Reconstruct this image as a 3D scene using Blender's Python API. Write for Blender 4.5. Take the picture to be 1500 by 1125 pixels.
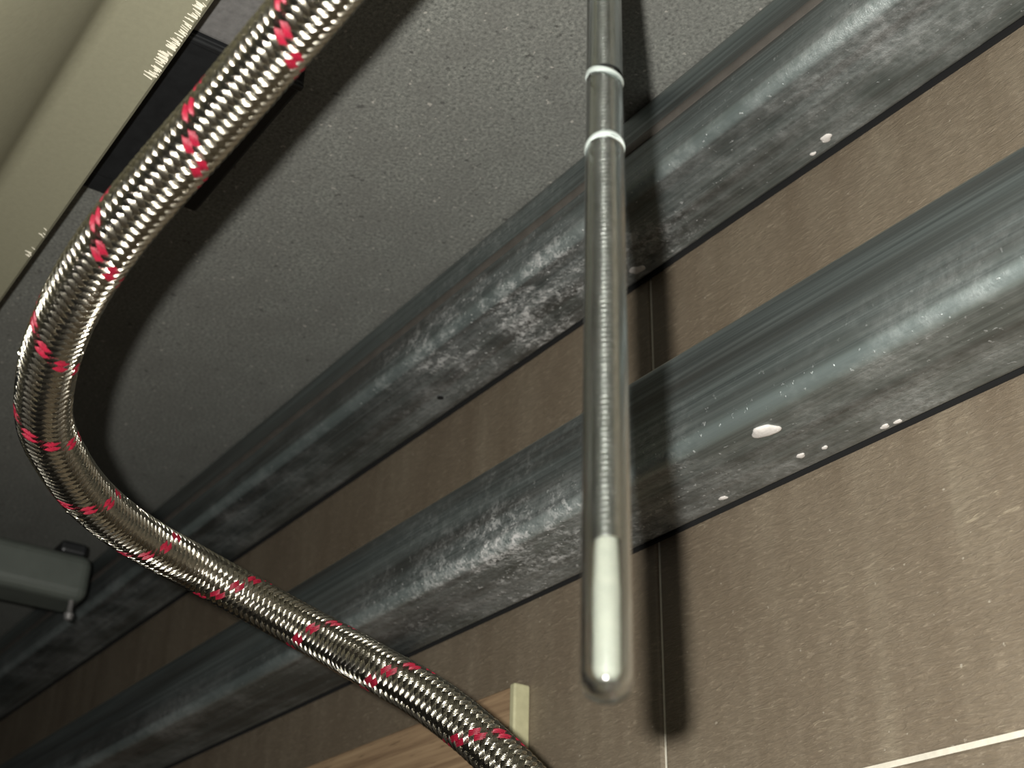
import bpy, bmesh, math, random
import numpy as np
from mathutils import Vector, Matrix

random.seed(4)
rng = np.random.default_rng(4)
S = bpy.context.scene
COL = S.collection
for o in list(bpy.data.objects):
    bpy.data.objects.remove(o)

# ------------------------------------------------------------------ camera, light, exposure
H = 0.40                                   # lens height above the scene origin
right = Vector((.57464516, .81810956, .02190183))
up = Vector((.38521402, -.29399469, .87474412))
back = Vector((.72207555, -.49423059, -.48408990))
cam_d = bpy.data.cameras.new('camera')
cam = bpy.data.objects.new('camera', cam_d)
COL.objects.link(cam)
M = Matrix((right, up, back)).transposed().to_4x4()
M.translation = Vector((0, 0, H))
cam.matrix_world = M
cam_d.sensor_width = 36.0
cam_d.lens = 1999.2 / 1500 * 36
cam_d.clip_start = 0.005
cam_d.clip_end = 20
cam_d.dof.use_dof = True
cam_d.dof.focus_distance = 0.40
cam_d.dof.aperture_fstop = 25
S.camera = cam

world = bpy.data.worlds.new('world')
S.world = world
world.use_nodes = True
bg = world.node_tree.nodes['Background']
bg.inputs[0].default_value = (.75, .85, 1, 1)
bg.inputs[1].default_value = 0.025

fl = bpy.data.lights.new('phone_flash', 'POINT')          # the flash beside the phone's lens
fl.energy = 12.3
fl.color = (1.0, .985, .935)
fl.shadow_soft_size = 0.0032
flo = bpy.data.objects.new('phone_flash', fl)
COL.objects.link(flo)
flo.location = Vector((0, 0, H)) + right * -.0172 + up * .011

S.view_settings.view_transform = 'Standard'
S.view_settings.look = 'None'
S.view_settings.gamma = 1
S.view_settings.exposure = 0
S.view_settings.use_curve_mapping = False


# ------------------------------------------------------------------ helpers
def lin(r, g, b):
    f = lambda c: (c / 255 / 12.92) if c / 255 <= .04045 else ((c / 255 + .055) / 1.055) ** 2.4
    return (f(r), f(g), f(b), 1)


class NT:
    """small helper around a material's node tree"""
    def __init__(self, name):
        self.m = bpy.data.materials.new(name)
        self.m.use_nodes = True
        self.t = self.m.node_tree
        self.b = self.t.nodes['Principled BSDF']
        self.tc = self.n('ShaderNodeTexCoord')

    def n(self, kind, **kw):
        nd = self.t.nodes.new(kind)
        for k, v in kw.items():
            setattr(nd, k, v)
        return nd

    def link(self, a, b):
        self.t.links.new(a, b)

    def co(self, scale=(1, 1, 1), loc=(0, 0, 0), rot=(0, 0, 0)):
        mp = self.n('ShaderNodeMapping')
        mp.inputs['Scale'].default_value = scale
        mp.inputs['Location'].default_value = loc
        mp.inputs['Rotation'].default_value = rot
        self.link(self.tc.outputs['Object'], mp.inputs[0])
        return mp.outputs[0]

    def noise(self, scale, detail=4, rough=.6, vec=None, dist=0):
        nd = self.n('ShaderNodeTexNoise')
        nd.inputs['Scale'].default_value = scale
        nd.inputs['Detail'].default_value = detail
        nd.inputs['Roughness'].default_value = rough
        nd.inputs['Distortion'].default_value = dist
        self.link(vec if vec is not None else self.co(), nd.inputs['Vector'])
        return nd.outputs['Fac']

    def ramp(self, fac, stops, interp='LINEAR'):
        r = self.n('ShaderNodeValToRGB')
        e = r.color_ramp.elements
        r.color_ramp.interpolation = interp
        while len(e) < len(stops):
            e.new(.5)
        for i, (p, c) in enumerate(stops):
            e[i].position = p
            e[i].color = c if not isinstance(c, (int, float)) else (c, c, c, 1)
        self.link(fac, r.inputs[0])
        return r.outputs[0]

    def math(self, op, a, b=None, clamp=False):
        nd = self.n('ShaderNodeMath', operation=op, use_clamp=clamp)
        for i, v in enumerate((a, b)):
            if v is None:
                continue
            if isinstance(v, (int, float)):
                nd.inputs[i].default_value = v
            else:
                self.link(v, nd.inputs[i])
        return nd.outputs[0]

    def mix(self, fac, a, b, blend='MIX'):
        nd = self.n('ShaderNodeMix', data_type='RGBA', blend_type=blend)
        for sock, v in ((nd.inputs[0], fac), (nd.inputs[6], a), (nd.inputs[7], b)):
            if isinstance(v, (int, float)):
                sock.default_value = v
            elif isinstance(v, tuple):
                sock.default_value = v
            else:
                self.link(v, sock)
        return nd.outputs[2]

    def set(self, **kw):
        for k, v in kw.items():
            s = self.b.inputs[k.replace('_', ' ')]
            if isinstance(v, (int, float, tuple)):
                s.default_value = v
            else:
                self.link(v, s)
        return self

    def bump(self, h, strength=.3, dist=.001):
        nd = self.n('ShaderNodeBump')
        nd.inputs['Strength'].default_value = strength
        nd.inputs['Distance'].default_value = dist
        self.link(h, nd.inputs['Height'])
        self.link(nd.outputs[0], self.b.inputs['Normal'])
        return self

    def xyz(self):
        s = self.n('ShaderNodeSeparateXYZ')
        self.link(self.tc.outputs['Object'], s.inputs[0])
        return s.outputs


def mesh_obj(name, verts, faces, mat, parent=None, smooth=False):
    me = bpy.data.meshes.new(name)
    me.from_pydata([tuple(v) for v in verts], [], faces)
    me.update()
    if smooth:
        me.polygons.foreach_set('use_smooth', [True] * len(me.polygons))
    me.materials.append(mat)
    o = bpy.data.objects.new(name, me)
    COL.objects.link(o)
    if parent:
        o.parent = parent
    return o


def bm_obj(name, bm, mat, parent=None, smooth=False):
    bmesh.ops.recalc_face_normals(bm, faces=bm.faces)
    me = bpy.data.meshes.new(name)
    bm.to_mesh(me)
    bm.free()
    if smooth:
        me.polygons.foreach_set('use_smooth', [True] * len(me.polygons))
    me.materials.append(mat)
    o = bpy.data.objects.new(name, me)
    COL.objects.link(o)
    if parent:
        o.parent = parent
    return o


def box(bm, x0, x1, y0, y1, z0, z1, bevel=0, seg=1):
    g = bmesh.ops.create_cube(bm, size=1)['verts']
    for v in g:
        v.co = Vector((x0 + (v.co.x + .5) * (x1 - x0), y0 + (v.co.y + .5) * (y1 - y0), z0 + (v.co.z + .5) * (z1 - z0)))
    if bevel:
        es = list({e for v in g for e in v.link_edges})
        bmesh.ops.bevel(bm, geom=es, offset=bevel, segments=seg, affect='EDGES', profile=.5)
    return bm


def box_obj(name, x0, x1, y0, y1, z0, z1, mat, parent=None, bevel=0, seg=1):
    return bm_obj(name, box(bmesh.new(), x0, x1, y0, y1, z0, z1, bevel, seg), mat, parent)


def extrude_x(name, prof, x0, x1, mat, parent=None, smooth=False, n=1):
    """closed (y, z) profile drawn along x, with end caps"""
    k = len(prof)
    xs = [x0 + (x1 - x0) * i / n for i in range(n + 1)]
    vs = [(x, y, z) for x in xs for (y, z) in prof]
    fs = [(i * k + j, i * k + (j + 1) % k, (i + 1) * k + (j + 1) % k, (i + 1) * k + j) for i in range(n) for j in range(k)]
    fs += [tuple(range(k))[::-1], tuple(n * k + j for j in range(k))]
    o = mesh_obj(name, vs, fs, mat, parent)
    bm = bmesh.new()
    bm.from_mesh(o.data)
    bmesh.ops.recalc_face_normals(bm, faces=bm.faces)
    if smooth:
        for f in bm.faces:
            f.smooth = len(f.verts) == 4
        for e in bm.edges:
            if len(e.link_faces) == 2 and e.calc_face_angle(0) > .7:
                e.smooth = False
    bm.to_mesh(o.data)
    bm.free()
    return o


def lathe(name, prof, mat, parent=None, seg=32, smooth=True):
    """(r, z) profile turned about z; closed where r = 0"""
    vs, fs = [], []
    for r, z in prof:
        vs += [(r * math.cos(2 * math.pi * i / seg), r * math.sin(2 * math.pi * i / seg), z) for i in range(seg)]
    for a in range(len(prof) - 1):
        for i in range(seg):
            j = (i + 1) % seg
            fs.append((a * seg + i, a * seg + j, (a + 1) * seg + j, (a + 1) * seg + i))
    o = mesh_obj(name, vs, fs, mat, parent)
    bm = bmesh.new()
    bm.from_mesh(o.data)
    bmesh.ops.remove_doubles(bm, verts=bm.verts, dist=1e-6)
    bmesh.ops.recalc_face_normals(bm, faces=bm.faces)
    for f in bm.faces:
        f.smooth = smooth
    for e in bm.edges:
        if len(e.link_faces) == 2 and e.calc_face_angle(0) > .8:
            e.smooth = False
    bm.to_mesh(o.data)
    bm.free()
    return o


def empty(name, loc=(0, 0, 0)):
    o = bpy.data.objects.new(name, None)
    o.empty_display_size = .02
    COL.objects.link(o)
    o.location = loc
    return o


def tag(o, label=None, cat=None, group=None, kind=None):
    for k, v in (('label', label), ('category', cat), ('group', group), ('kind', kind)):
        if v:
            o[k] = v
    return o


Z = lambda z: z + H                        # heights below are given from the lens
CEIL, WALL = .3358, .300


# ------------------------------------------------------------------ materials
def mat_ceiling():
    t = NT('grey_stone_underside')
    n1 = t.noise(700, 3, .65)
    n2 = t.noise(45, 4, .6)
    n3 = t.noise(330, 2, .5)
    c = t.ramp(n1, [(.3, lin(86, 87, 82)), (.5, lin(118, 119, 113)), (.72, lin(146, 146, 138))])
    c = t.mix(t.ramp(n2, [(.35, 0.0), (.7, .55)]), c, lin(106, 105, 100))
    c = t.mix(t.ramp(n3, [(.69, 0.0), (.75, .6)]), c, lin(190, 184, 174))
    c = t.mix(t.ramp(t.noise(260, 2, .5, t.co(loc=(3, 1, 2))), [(.68, 0.0), (.74, .6)]), c, lin(60, 58, 56))
    t.set(Base_Color=c, Roughness=.75).bump(n1, .35, .0006)
    return t.m


def mat_tile():
    t = NT('brown_wood_look_tile')
    streak = t.noise(1.0, 4, .6, t.co(scale=(75, 75, 7)))
    blot = t.noise(26, 5, .65, t.co(scale=(1, 1, .5)))
    fine = t.noise(1.0, 5, .72, t.co(scale=(230, 230, 900)), .8)
    wrin = t.noise(1.0, 4, .6, t.co(scale=(120, 120, 560), loc=(4, 2, 1), rot=(0, .10, 0)), 1.6)
    c = t.ramp(streak, [(.3, lin(116, 104, 87)), (.52, lin(126, 114, 97)), (.72, lin(136, 125, 107))])
    c = t.mix(t.ramp(blot, [(.3, .7), (.62, 0.0)]), c, lin(104, 91, 76))
    c = t.mix(t.ramp(fine, [(.35, .5), (.6, 0.0)]), c, lin(96, 86, 72))
    c = t.mix(t.ramp(fine, [(.58, 0.0), (.72, .45)]), c, lin(166, 154, 134))
    c = t.mix(t.ramp(wrin, [(.64, 0.0), (.72, .4)]), c, lin(178, 166, 142))
    dust = t.noise(420, 2, .5)
    c = t.mix(t.ramp(dust, [(.70, 0.0), (.76, .6)]), c, lin(180, 172, 156))
    h = t.math('ADD', t.math('MULTIPLY', fine, .8), t.math('MULTIPLY', wrin, .7))
    t.set(Base_Color=c, Roughness=.46).bump(h, .7, .0007)
    t.b.inputs['Specular IOR Level'].default_value = .4
    return t.m


def mat_steel_tube(seed, x0, edge=None):
    """dark grey galvanised steel with mill streaks along x and dried plaster dust about x = x0"""
    t = NT('dusty_galvanised_steel')
    L = (seed, seed * 2.3, seed * .7)
    streak = t.noise(1.0, 5, .65, t.co(scale=(6, 700, 700), loc=L))
    broad = t.noise(1.0, 3, .5, t.co(scale=(5, 130, 130), loc=L))
    c = t.ramp(streak, [(.3, lin(90, 98, 98)), (.5, lin(116, 125, 124)), (.7, lin(144, 153, 151))])
    c = t.mix(t.ramp(broad, [(.35, .7), (.58, 0.0)]), c, lin(82, 80, 76))
    c = t.mix(t.ramp(t.noise(1.0, 2, .5, t.co(scale=(3, 210, 210), loc=L)), [(.5, 0.0), (.7, .35)]), c, lin(150, 160, 158))
    x = t.xyz()
    # paler band along the rounded lower front corner
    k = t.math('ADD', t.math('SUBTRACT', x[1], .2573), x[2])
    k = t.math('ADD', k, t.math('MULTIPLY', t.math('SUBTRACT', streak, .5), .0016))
    corner_mix = t.ramp(t.math('DIVIDE', k, .01), [(.34, .72), (.47, 0.0)])
    c = t.mix(corner_mix, c, lin(158, 171, 168))
    d = t.math('ABSOLUTE', t.math('SUBTRACT', x[0], x0))
    near = t.math('SUBTRACT', 1.0, t.math('DIVIDE', d, .125), True)
    low = t.math('SUBTRACT', 1.0, t.math('DIVIDE', t.math('SUBTRACT', x[2], -.0005), .021), True)   # the underside holds most
    near = t.math('MULTIPLY', near, t.math('ADD', .18, t.math('MULTIPLY', low, .82)))
    big = t.noise(1.0, 5, .72, t.co(scale=(26, 48, 48), loc=L), .2)
    sm = t.noise(330, 4, .75, t.co(loc=L), .2)
    flake = t.ramp(t.noise(1.0, 5, .82, t.co(scale=(230, 300, 300), loc=L), .25), [(.48, 0.0), (.57, 1.0)])
    patch = t.math('MULTIPLY', t.ramp(big, [(.40, 0.0), (.60, 1.0)]), t.math('MAXIMUM', flake, t.math('MULTIPLY', t.ramp(sm, [(.36, 0.0), (.62, 1.0)]), .55)))
    mask = t.math('MULTIPLY', patch, t.math('MULTIPLY', near, 1.5), True)
    base = t.math('MULTIPLY', t.ramp(t.noise(26, 5, .7, t.co(scale=(.6, 1, 1), loc=L)), [(.42, 0.0), (.70, .6)]), low)
    film = t.math('MULTIPLY', base, t.ramp(sm, [(.3, .25), (.65, 1.0)]))
    speck = t.ramp(t.noise(520, 2, .5, t.co(loc=L)), [(.67, 0.0), (.73, .9)])
    speck = t.math('MULTIPLY', speck, t.math('ADD', t.math('MULTIPLY', low, .45), t.math('MULTIPLY', near, .9)), True)
    m = t.math('MAXIMUM', t.math('MAXIMUM', mask, film), speck)
    c2 = t.mix(m, c, lin(200, 199, 196))
    if edge:                                # pale rim light and dust painted along the upper front edge
        e = t.math('MULTIPLY', t.math('GREATER_THAN', x[2], edge), t.ramp(sm, [(.3, .35), (.6, .9)]))
        c2 = t.mix(e, c2, lin(178, 174, 158))
    t.set(Base_Color=c2, Coat_Weight=.4, Coat_Roughness=.45, Metallic=t.math('MULTIPLY', t.math('SUBTRACT', 1.0, m), .74),
          Roughness=t.math('ADD', t.math('MULTIPLY', m, .4), .42))
    h = t.math('ADD', t.math('MULTIPLY', streak, .35), t.math('MULTIPLY', m, t.math('ADD', .6, sm)))
    t.bump(h, .55, .0007)
    return t.m


def mat_plain(name, col, rough=.5, metal=0.0, noise=0, amp=.12, bump=0):
    t = NT(name)
    if noise:
        n = t.noise(noise, 4, .6)
        lo = tuple(max(0, v * (1 - amp * 2)) for v in col[:3]) + (1,)
        hi = tuple(min(1, v * (1 + amp * 2)) for v in col[:3]) + (1,)
        t.set(Base_Color=t.ramp(n, [(.3, lo), (.7, hi)]))
        if bump:
            t.bump(n, bump, .0005)
    else:
        t.set(Base_Color=col)
    t.set(Roughness=rough, Metallic=metal)
    return t.m


def mat_wood():
    t = NT('pale_tan_wood_grain')
    g = t.noise(1.0, 5, .6, t.co(scale=(14, 60, 420)), .4)
    p = t.noise(1.0, 2, .5, t.co(scale=(60, 300, 900)))
    c = t.ramp(g, [(.3, lin(128, 104, 80)), (.55, lin(160, 134, 104)), (.75, lin(176, 150, 118))])
    c = t.mix(t.ramp(p, [(.62, 0.0), (.70, .7)]), c, lin(96, 76, 58))
    t.set(Base_Color=c, Roughness=.55).bump(g, .2, .0004)
    return t.m


def mat_clear():
    t = NT('scuffed_clear_plastic')
    n = t.noise(1.0, 3, .6, t.co(scale=(500, 500, 120)))
    t.set(Base_Color=(.80, .84, .84, 1), Roughness=t.ramp(n, [(.3, .06), (.7, .22)]), IOR=1.45)
    t.b.inputs['Transmission Weight'].default_value = 1.0
    return t.m


M_CEIL = mat_ceiling()
M_TILE = mat_tile()
M_GROUT = mat_plain('pale_grout', lin(206, 200, 184), .85, 0, 300, .06, .2)
M_SIDE = mat_plain('dark_cabinet_board', lin(44, 40, 36), .6, 0, 60, .06)
M_BEIGE = mat_plain('beige_basin_coating', lin(140, 137, 116), .55, 0, 500, .025, .08)
M_SEAL = mat_plain('whitish_sealant', lin(214, 208, 190), .6, 0, 300, .05)
M_BLACK = mat_plain('black_plastic', lin(30, 31, 32), .42, 0, 200, .1, .1)
M_BAR = mat_plain('grey_brushed_bar', lin(128, 126, 124), .5, .3, 350, .08, .2)
M_DIM = mat_plain('grey_green_rail', lin(84, 89, 83), .5, 0, 60, .05)
M_WOOD = mat_wood()
M_EDGE = mat_plain('pale_edge_band', lin(176, 172, 138), .5, 0, 200, .05)
M_RUBBER = mat_plain('dark_inner_hose', lin(38, 35, 32), .6)
M_WIRE = mat_plain('steel_wire', (.40, .375, .31, 1), .19, 1.0)
M_RED = mat_plain('red_yarn', lin(132, 20, 42), .38, 0, 900, .12)
M_ROD = mat_plain('bright_zinc', (.62, .60, .55, 1), .22, 1.0, 700, .1, .15)
M_CLEAR = mat_clear()
M_RIM = mat_plain('milky_plastic_rim', lin(186, 194, 188), .3)
M_RIM.node_tree.nodes['Principled BSDF'].inputs['Transmission Weight'].default_value = .35
M_PLASTER = mat_plain('white_plaster', lin(206, 200, 194), .85, 0, 400, .06, .4)
M_BEAD = mat_plain('brownish_seam', lin(100, 95, 89), .5, .4, 120, .08, .2)
M_GASKET = mat_plain('black_foam', lin(9, 9, 9), .95)
M_HOLE = mat_plain('dark_screw_hole', lin(14, 14, 14), .8)

# ------------------------------------------------------------------ setting
X0, X1, Y0, ZF = -1.30, .30, -.32, -.262
o = box_obj('ceiling', X0 - .02, X1 + .02, Y0, WALL + .03, Z(CEIL), Z(CEIL + .02), M_CEIL)
tag(o, 'speckled grey underside of a stone counter', kind='structure')
wall = box_obj('wall_back', X0 - .02, X1 + .02, WALL + .0012, WALL + .03, Z(ZF - .02), Z(CEIL), M_GROUT)
tag(wall, 'back wall of brown wood-look tiles with pale joints', kind='structure')
GAP = .0018
cols = [(X0 - .02, -.344), (-.344, X1 + .02)]
rows = [(ZF, -.2077), (-.2077, .0923), (.0923, CEIL)]
for (a, b) in cols:
    for (c, d) in rows:
        bm = bmesh.new()
        box(bm, a + GAP / 2, b - GAP / 2, WALL, WALL + .008, Z(c + GAP / 2), Z(d - GAP / 2 if d < CEIL else d), .0009, 2)
        bm_obj('tile', bm, M_TILE, wall)
tag(box_obj('wall_left', X0 - .02, X0, Y0, WALL, Z(ZF), Z(CEIL), M_SIDE), 'dark board side of the cabinet', kind='structure')
tag(box_obj('wall_right', X1, X1 + .02, Y0, WALL, Z(ZF), Z(CEIL), M_SIDE), 'dark board side of the cabinet, right', kind='structure')
tag(box_obj('floor', X0 - .02, X1 + .02, Y0, WALL, Z(ZF - .02), Z(ZF), M_SIDE), 'dark board floor of the cabinet', kind='structure')


# ------------------------------------------------------------------ two square steel tubes along the wall
def rounded(y0, y1, z0, z1, r, n=6):
    pts = []
    for cy, cz, a0 in ((y1 - r, z1 - r, 0), (y0 + r, z1 - r, 90), (y0 + r, z0 + r, 180), (y1 - r, z0 + r, 270)):
        for i in range(n + 1):
            a = math.radians(a0 + 90 * i / n)
            pts.append((cy + r * math.cos(a), cz + r * math.sin(a)))
    return pts


def blob(name, at, size, mat, parent, seed):
    """flattened irregular splash of plaster stuck on the underside of a tube"""
    r = random.Random(seed)
    bm = bmesh.new()
    bmesh.ops.create_icosphere(bm, subdivisions=3, radius=1)
    ph = [r.uniform(0, 6.28) for _ in range(4)]
    for v in bm.verts:
        a = math.atan2(v.co.y, v.co.x)
        k = 1 + .14 * math.sin(2 * a + ph[0]) + .10 * math.sin(3 * a + ph[1]) + .07 * math.sin(5 * a + ph[2])
        v.co = Vector((at[0] + v.co.x * size[0] * k, at[1] + v.co.y * size[1] * k, at[2] + v.co.z * size[2]))
    return bm_obj(name, bm, mat, parent, True)


TY0, TY1 = .2573, .2991
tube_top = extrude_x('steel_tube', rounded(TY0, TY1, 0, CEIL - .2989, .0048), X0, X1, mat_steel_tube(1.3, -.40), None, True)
tube_top.location.z = Z(.2989)
tag(tube_top, 'upper dark grey square steel tube, pressed against the grey stone counter', 'steel tube')
seam = extrude_x('seam_bead', [(TY0 + .0006, .0216), (TY0 - .0004, .0212), (TY0 - .0010, .0200), (TY0 - .0010, .0186), (TY0 - .0004, .0174), (TY0 + .0006, .0170)], X0, X1, M_BEAD, tube_top, True)
tag(seam, 'brownish seam bead')
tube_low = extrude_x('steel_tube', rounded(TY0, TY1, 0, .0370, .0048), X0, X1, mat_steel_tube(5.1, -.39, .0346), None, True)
tube_low.location.z = Z(.1869)
tag(tube_low, 'lower dark grey square steel tube with tiles showing above and below it', 'steel tube')
tag(blob('plaster_splash', (-.2563, .2675, -.0001), (.0042, .0036, .0012), M_PLASTER, tube_low, 1), 'round white plaster splash')
for i, (x, y, s) in enumerate([(-.262, .2882, .0013), (-.2535, .2898, .0009), (-.233, .2935, .0012), (-.2285, .294, .0010), (-.30, .291, .0012)]):
    blob('plaster_splash', (x, y, 0), (s * 1.3, s, .0005), M_PLASTER, tube_low, 10 + i)
for i, (x, y, s) in enumerate([(-.2405, .2910, .0017), (-.3405, .291, .0024), (-.249, .2935, .0008)]):
    blob('plaster_splash', (x, y, 0), (s * 1.4, s, .0006), M_PLASTER, tube_top, 30 + i)
for tb, nm in ((tube_top, 'upper'), (tube_low, 'lower')):
    g = box_obj('gasket_strip', X0, X1, TY1 - .0004, WALL, .0005, .030, M_GASKET, tb)
    tag(g, 'black strip between tube and tiles')
o = lathe('screw_hole', [(0, -.0004), (.0016, -.0004), (.0016, .0004), (0, .0004)], M_HOLE, tube_top, 16)
o.location = (-.4764, .2862, 0)

# ------------------------------------------------------------------ beige basin with its flat rim, left
prof = [(.0967, CEIL), (.0967, .3012), (.0955, .300), (.0745, .300), (.0705, .2985), (.0675, .2940), (.0655, .2880), (.0615, .2800),
        (.0560, .2720), (.0480, .2620), (.0380, .2500), (.0280, .2400), (.0150, .2320), (.0, .230), (-.20, .230), (-.22, .240), (-.23, CEIL)]
basin = extrude_x('sink_basin', [(y, z) for y, z in prof], -.76, -.235, M_BEIGE, None, True)
basin.location.z = Z(0)
tag(basin, 'beige sink basin with a flat rim under the counter, at the upper left', 'sink')
vs, fs = [], []
spots = [(random.uniform(-.352, -.285), 1.0) for _ in range(95)] + [(-.474 + random.uniform(-.004, .004), .9) for _ in range(5)] + [(-.459 + random.uniform(-.003, .003), .7) for _ in range(4)]
for x, k in spots:                          # short brushed ridges of sealant along the rim
    l, w, h = random.uniform(.0014, .0036) * k, random.uniform(.00012, .0003), .0004
    y = .0958 - random.uniform(0, .0012)
    s = random.uniform(.0002, .0009)
    b = len(vs)
    vs += [(x - w, y, .300), (x + w, y, .300), (x, y, .300 - h), (x - w + s, y - l, .300), (x + w + s, y - l, .300), (x + s, y - l, .300 - h * .4)]
    fs += [(b, b + 1, b + 2), (b + 3, b + 5, b + 4), (b, b + 2, b + 5, b + 3), (b + 1, b + 4, b + 5, b + 2)]
o = mesh_obj('sealant_bristles', vs, fs, M_SEAL, basin)
tag(o, 'whitish brushed sealant along the rim edge', kind='stuff')

# ------------------------------------------------------------------ clamp between basin rim and counter
clip = empty('mounting_clamp', (-.38, .12, Z(CEIL)))
tag(clip, 'black plastic clamp with light grey bar, between beige basin and braided hose', 'clamp')


def local(o, root):
    o.location = -root.location
    return o


bm = bmesh.new()
box(bm, -.449, -.3535, .0972, .1490, Z(.3275), Z(CEIL), .0012, 2)
local(bm_obj('block', bm, M_BLACK, clip), clip)
bm = bmesh.new()
box(bm, -.462, -.446, .0972, .118, Z(.3285), Z(CEIL), .0025, 3)
local(bm_obj('lug', bm, M_BLACK, clip), clip)
bm = bmesh.new()
box(bm, -.3562, -.3535, .0972, .1490, Z(.3262), Z(.3282), .0006, 2)
local(bm_obj('ridge', bm, M_BLACK, clip), clip)
bm = bmesh.new()
box(bm, -.3530, -.235, .0972, .1215, Z(.3285), Z(CEIL), .0022, 3)
local(tag(bm_obj('bar', bm, M_BAR, clip), 'light grey bar'), clip)

# ------------------------------------------------------------------ braided hose
PTS = np.array([[ -84. , 118. , 335.8],
 [ -83.7, 116.2, 316.9],
 [ -83.6, 114.1, 298.1],
 [ -84.3, 110.6, 279.5],
 [ -85.3, 105.3, 260.9],
 [ -88.9,  99.3, 243.5],
 [ -97.3,  92.7, 228.1],
 [-109.4,  86.2, 214.7],
 [-124.6,  82. , 204.8],
 [-142.4,  79.7, 198.2],
 [-160.8,  78.3, 194. ],
 [-179.7,  77.4, 191.7],
 [-198.3,  75.9, 189. ],
 [-216.5,  73.5, 184.3],
 [-234.1,  70.2, 178.2],
 [-251.9,  67.4, 172.3],
 [-270.1,  66.4, 167.4],
 [-288.5,  67.8, 163.5],
 [-306.8,  71.5, 160.1],
 [-324.3,  77.8, 157.3],
 [-340. ,  88.1, 155.5],
 [-354.7, 100.1, 154.6],
 [-367.7, 113.8, 154.6],
 [-378.8, 129.7, 154.6],
 [-386.6, 147.3, 153.7],
 [-385.5, 164. , 148.4],
 [-376.2, 178.6, 139.5],
 [-362.4, 186.8, 130.3],
 [-346.9, 192.8, 120.6],
 [-332.9, 200.8, 110.8],
 [-320.3, 209.2,  99.4],
 [-309.2, 217.4,  86.4],
 [-299.1, 224.7,  72.1],
 [-289.8, 231.1,  56.8],
 [-282.3, 236.1,  40.3],
 [-276.8, 239.3,  22.5],
 [-272.8, 241.6,   4. ],
 [-270. , 243.1, -14.6],
 [-268.7, 243.8, -33.4],
 [-268.3, 243.9, -52.5],
 [-268.2, 243.9, -71.5],
 [-267.8, 244.1, -90.4],
 [-267.5, 244.2,-109.3],
 [-267.5, 244.3,-128.3],
 [-267.6, 244.2,-147.2],
 [-267.8, 244.1,-166.1],
 [-267.9, 244. ,-185.1],
 [-268. , 244. ,-204. ],
 [-268. , 244. ,-222.9],
 [-268. , 244. ,-241.9],
 [-268. , 244. ,-260. ]]) / 1000.0
PTS[:, 2] += H
dd = np.r_[0, np.cumsum(np.linalg.norm(np.diff(PTS, axis=0), axis=1))]
tang = np.gradient(PTS, dd, axis=0)


def curve_at(u):
    i = np.clip(np.searchsorted(dd, u, side='right') - 1, 0, len(dd) - 2)
    h = dd[i + 1] - dd[i]
    t = ((u - dd[i]) / h)[:, None]
    h = h[:, None]
    return (2*t**3 - 3*t**2 + 1) * PTS[i] + (t**3 - 2*t**2 + t) * h * tang[i] + (-2*t**3 + 3*t**2) * PTS[i+1] + (t**3 - t**2) * h * tang[i+1]


LEN = dd[-1]
u_in0, u_in1 = .165, .60                    # the stretch built with the finest steps
us = np.r_[np.arange(.0, u_in0, .0014), np.arange(u_in0, u_in1, .0007), np.arange(u_in1, LEN, .0018)]
CEN = curve_at(us)
TAN = np.gradient(CEN, us, axis=0)
TAN /= np.linalg.norm(TAN, axis=1)[:, None]
NOR = np.zeros_like(TAN)
n = np.cross(TAN[0], [0, 1, 0])
for i in range(len(us)):
    n = n - TAN[i] * (n @ TAN[i])
    n /= np.linalg.norm(n)
    NOR[i] = n
BIN = np.cross(TAN, NOR)
RH, LEAD, NS, NW = .00655, .0345, 16, 5
hose = empty('braided_hose', tuple(PTS[-1]))
tag(hose, 'braided steel flexible hose with red flecks, curving down the left side', 'hose')
HB = PTS[-1]


def sweep(off_a, r, sides, rad):
    """tube whose axis runs at angle off_a and radius r around the hose axis"""
    c = CEN + r[:, None] * (np.cos(off_a)[:, None] * NOR + np.sin(off_a)[:, None] * BIN) - HB
    t = np.gradient(c, axis=0)
    t /= np.linalg.norm(t, axis=1)[:, None]
    out = np.cos(off_a)[:, None] * NOR + np.sin(off_a)[:, None] * BIN
    out = out - t * np.sum(out * t, axis=1)[:, None]
    out /= np.linalg.norm(out, axis=1)[:, None]
    sd = np.cross(t, out)
    a = np.arange(sides) * 2 * math.pi / sides + math.pi / 2
    ring = c[:, None, :] + rad * (np.cos(a)[None, :, None] * sd[:, None, :] + np.sin(a)[None, :, None] * out[:, None, :])
    return ring.reshape(-1, 3)


def quads(nring, sides, base):
    i = np.arange(nring - 1)[:, None] * sides
    j = np.arange(sides)[None, :]
    a = i + j
    b = i + (j + 1) % sides
    return (np.stack([a, b, b + sides, a + sides], -1).reshape(-1, 4) + base)


def fast_mesh(name, V, F, mat, parent):
    me = bpy.data.meshes.new(name)
    me.vertices.add(len(V))
    me.vertices.foreach_set('co', V.astype(np.float32).ravel())
    me.loops.add(F.size)
    me.loops.foreach_set('vertex_index', F.astype(np.int32).ravel())
    me.polygons.add(len(F))
    me.polygons.foreach_set('loop_start', np.arange(0, F.size, 4, dtype=np.int32))
    me.polygons.foreach_set('use_smooth', np.ones(len(F), dtype=bool))
    me.update(calc_edges=True)
    me.validate()
    me.materials.append(mat)
    o = bpy.data.objects.new(name, me)
    COL.objects.link(o)
    o.parent = parent
    return o


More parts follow.
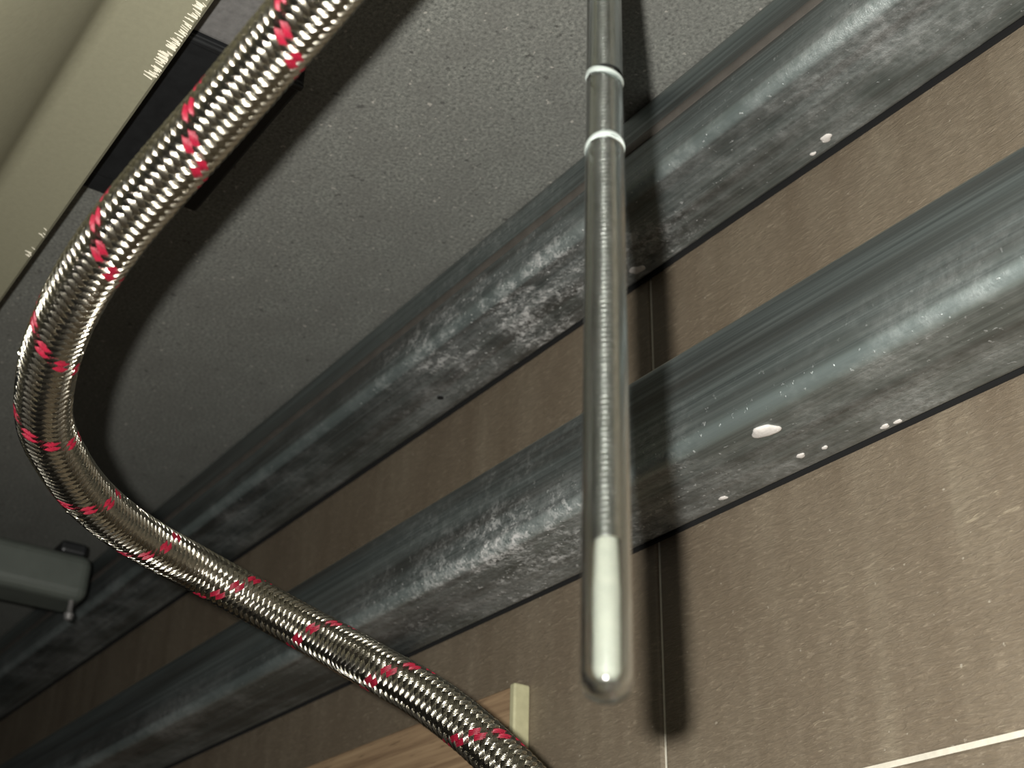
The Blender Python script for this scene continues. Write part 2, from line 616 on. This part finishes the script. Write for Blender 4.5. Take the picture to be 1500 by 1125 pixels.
fast_mesh('inner_tube', sweep(np.zeros(len(us)), np.zeros(len(us)), 24, RH - .0004), quads(len(us), 24, 0), M_RUBBER, hose)
SLOPE = math.atan2(2 * math.pi * RH, LEAD)
WSP = .00036                                # wire spacing inside a strand
RED_PHASE = math.pi / 8
RED_SGN, RED_K = -1, (4, 5)
for sgn in (1, -1):
    for k in range(NS):
        V, F, base = [], [], 0
        sh = 2 * NS * us / LEAD
        w = k - .5 + (k + sh if sgn > 0 else k - sh)
        wave = np.clip(1.8 * np.cos(math.pi / 2 * w), -1, 1) * sgn
        red = sgn == RED_SGN and k in RED_K
        for q in range(NW):
            off = (q - (NW - 1) / 2) * WSP
            # sideways across the strand: part along the circumference, part along the axis
            ang = sgn * 2 * math.pi * us / LEAD + 2 * math.pi * k / NS + RED_PHASE + off / (RH * math.cos(SLOPE))
            r = RH + .00027 * wave + .00003 * rng.normal() + .00012 * (1 - (off / (WSP * NW / 2)) ** 2)
            V.append(sweep(ang, r, 4, .00019))
            F.append(quads(len(us), 4, base))
            base += len(us) * 4
        o = fast_mesh('braid_strand', np.vstack(V), np.vstack(F), M_RED if red else M_WIRE, hose)
        if red:
            tag(o, 'red strand')

# broken wires that stand off the outside of the bend
for pts in ([(-.2990, .0660, .1575), (-.3004, .0636, .1603), (-.3002, .06244, .16186), (-.2998, .0625, .16244), (-.2990, .0632, .1623)],
            [(-.3560, .0975, .1490), (-.35471, .09547, .14809), (-.35421, .0965, .14778), (-.35389, .09791, .14683), (-.3530, .1000, .1462)]):
    P3 = [Vector(p) + Vector((0, 0, H)) - Vector(HB) for p in pts]
    V, F = [], []
    for i, p in enumerate(P3):
        d = (P3[min(i + 1, 4)] - P3[max(i - 1, 0)]).normalized()
        s = d.orthogonal().normalized()
        w = d.cross(s)
        for a in range(6):
            V.append(p + (s * math.cos(a * math.pi / 3) + w * math.sin(a * math.pi / 3)) * .00034)
    F = [(i * 6 + a, i * 6 + (a + 1) % 6, i * 6 + 6 + (a + 1) % 6, i * 6 + 6 + a) for i in range(4) for a in range(6)]
    F += [tuple(range(5, -1, -1)), tuple(range(24, 30))]
    tag(mesh_obj('stray_wire', V, F, M_WIRE, hose, True), 'loose wire end standing off the braid')

# ------------------------------------------------------------------ threaded rod in a clear sleeve
M_TIP = mat_plain('cream_glint_tip', lin(206, 203, 186), .35, 0, 300, .05)  # bright reflection on the metal end, put into a cream base colour
A = Vector((-.1960, .1599, Z(.3269)))
B = Vector((-.1577, .1266, Z(.0582)))
axis = (A - B).normalized()
top = B + axis * ((Z(CEIL) - B.z) / axis.z)
RL = (top - B).length
rod = empty('threaded_rod', tuple(B))
rod.rotation_mode = 'QUATERNION'
rod.rotation_quaternion = axis.to_track_quat('Z', 'Y')
tag(rod, 'bright threaded metal rod in a clear plastic sleeve, hanging down in front of the tubes', 'rod')


def thread(r_out, r_in, pitch, z0, z1, seg=24, per=6):
    """helical thread as one continuous ribbon wound up the rod"""
    V, F = [], []
    turns = (z1 - z0) / pitch
    nst = int(turns * seg)
    pr = [(r_in, 0), (r_out, .25), (r_out, .40), (r_in, .65), (r_in, 1.0)]
    for i in range(nst + 1):
        a = 2 * math.pi * i / seg
        for r, f in pr:
            V.append((r * math.cos(a), r * math.sin(a), z0 + pitch * (i / seg + f)))
    k = len(pr)
    for i in range(nst):
        for j in range(k - 1):
            F.append((i * k + j, (i + 1) * k + j, (i + 1) * k + j + 1, i * k + j + 1))
    return V, F


def at_y(f):
    return RL * f


V, F = thread(.00245, .0021, .0012, .027, RL - .0025)
o = mesh_obj('shaft', V, F, M_ROD, rod, True)
lathe('tip', [(0, .0024), (.0014, .0026), (.0020, .0036), (.0021, .018), (.0019, .025), (.0017, .029), (0, .030)], M_TIP, rod, 32)


def sleeve(name, z0, z1, ro, ri, lip0=0, lip1=0):
    p = [(ri, z0), (ro + lip0, z0), (ro + lip0, z0 + .0012), (ro, z0 + .0022), (ro, z1 - .0022), (ro + lip1, z1 - .0012), (ro + lip1, z1), (ri, z1), (ri, z0)]
    return lathe(name, p, M_CLEAR, rod, 40)


def ring(name, z, ro, ri, tilt, hgt):
    o = lathe(name, [(ri, -hgt), (ro * .96, -hgt), (ro, -hgt * .4), (ro, hgt * .4), (ro * .96, hgt), (ri, hgt), (ri, -hgt)], M_RIM, rod, 40)
    o.location = (0, 0, z)
    o.rotation_euler = tilt
    return o


Z1, Z2 = .1245, .1475                       # the two cut ends of the sleeve
lathe('lower_sleeve', [(0, 0), (.0026, .0002), (.0036, .0009), (.0040, .0022), (.00405, .004), (.00405, Z1 - .0006), (.00335, Z1 - .0006), (.00335, .0045),
                      (.0028, .0026), (.0018, .0018), (0, .0016)], M_CLEAR, rod, 40)
sleeve('middle_sleeve', Z1 + .0006, Z2 - .0006, .00395, .0032)
sleeve('upper_sleeve', Z2 + .0006, RL - .004, .0040, .0033)
tag(ring('sleeve_rim', Z1, .0043, .0033, (.28, .22, 0), .0007), 'milky cut edge')
tag(ring('sleeve_rim', Z2, .0044, .0033, (-.3, -.35, 0), .0007), 'milky cut edge')
o = lathe('top_washer', [(.0023, RL - .004), (.0095, RL - .004), (.0095, RL - .0008), (.0023, RL - .0008), (.0023, RL - .004)], M_ROD, rod, 32)

# ------------------------------------------------------------------ wooden board low on the wall
wood = empty('wooden_board', (-.7, .296, Z(.05)))
tag(wood, 'tan wooden board with a pale end strip, fixed to the tiles below the lower tube', 'board')
bm = bmesh.new()
box(bm, -1.0, -.4240, .2935, WALL, Z(-.02), Z(.1525), .0006, 1)
local(bm_obj('panel', bm, M_WOOD, wood), wood)
bm = bmesh.new()
box(bm, -.4240, -.4205, .2925, WALL, Z(-.02), Z(.1532), .0009, 3)
local(tag(bm_obj('edge_strip', bm, M_EDGE, wood), 'pale green-cream edge strip'), wood)

# ------------------------------------------------------------------ dim bracket at the far left
br = empty('support_rail', (-.783, .19, Z(.29)))
tag(br, 'dim grey-green rail end hanging under the counter at the far left', 'rail')
bm = bmesh.new()
box(bm, -.800, -.766, -.10, .2283, Z(.2690), Z(.2972), .0065, 4)
local(bm_obj('rail_bar', bm, M_DIM, br, False), br)
for y in (.09, -.08):
    bm = bmesh.new()
    box(bm, -.795, -.771, y, y + .02, Z(.294), Z(CEIL), .002, 2)
    local(tag(bm_obj('hanger', bm, M_BLACK, br), 'black hanger'), br)
bm = bmesh.new()
box(bm, -.790, -.768, .208, .2235, Z(.2965), Z(.304), .002, 2)
local(tag(bm_obj('clip', bm, M_BLACK, br), 'black clip'), br)
o = lathe('screw', [(0, -.013), (.0022, -.012), (.003, -.009), (.0016, -.007), (.0016, .004), (0, .004)], M_BAR, br, 16)
o.location = Vector((-.772, .2205, Z(.2700))) - br.location
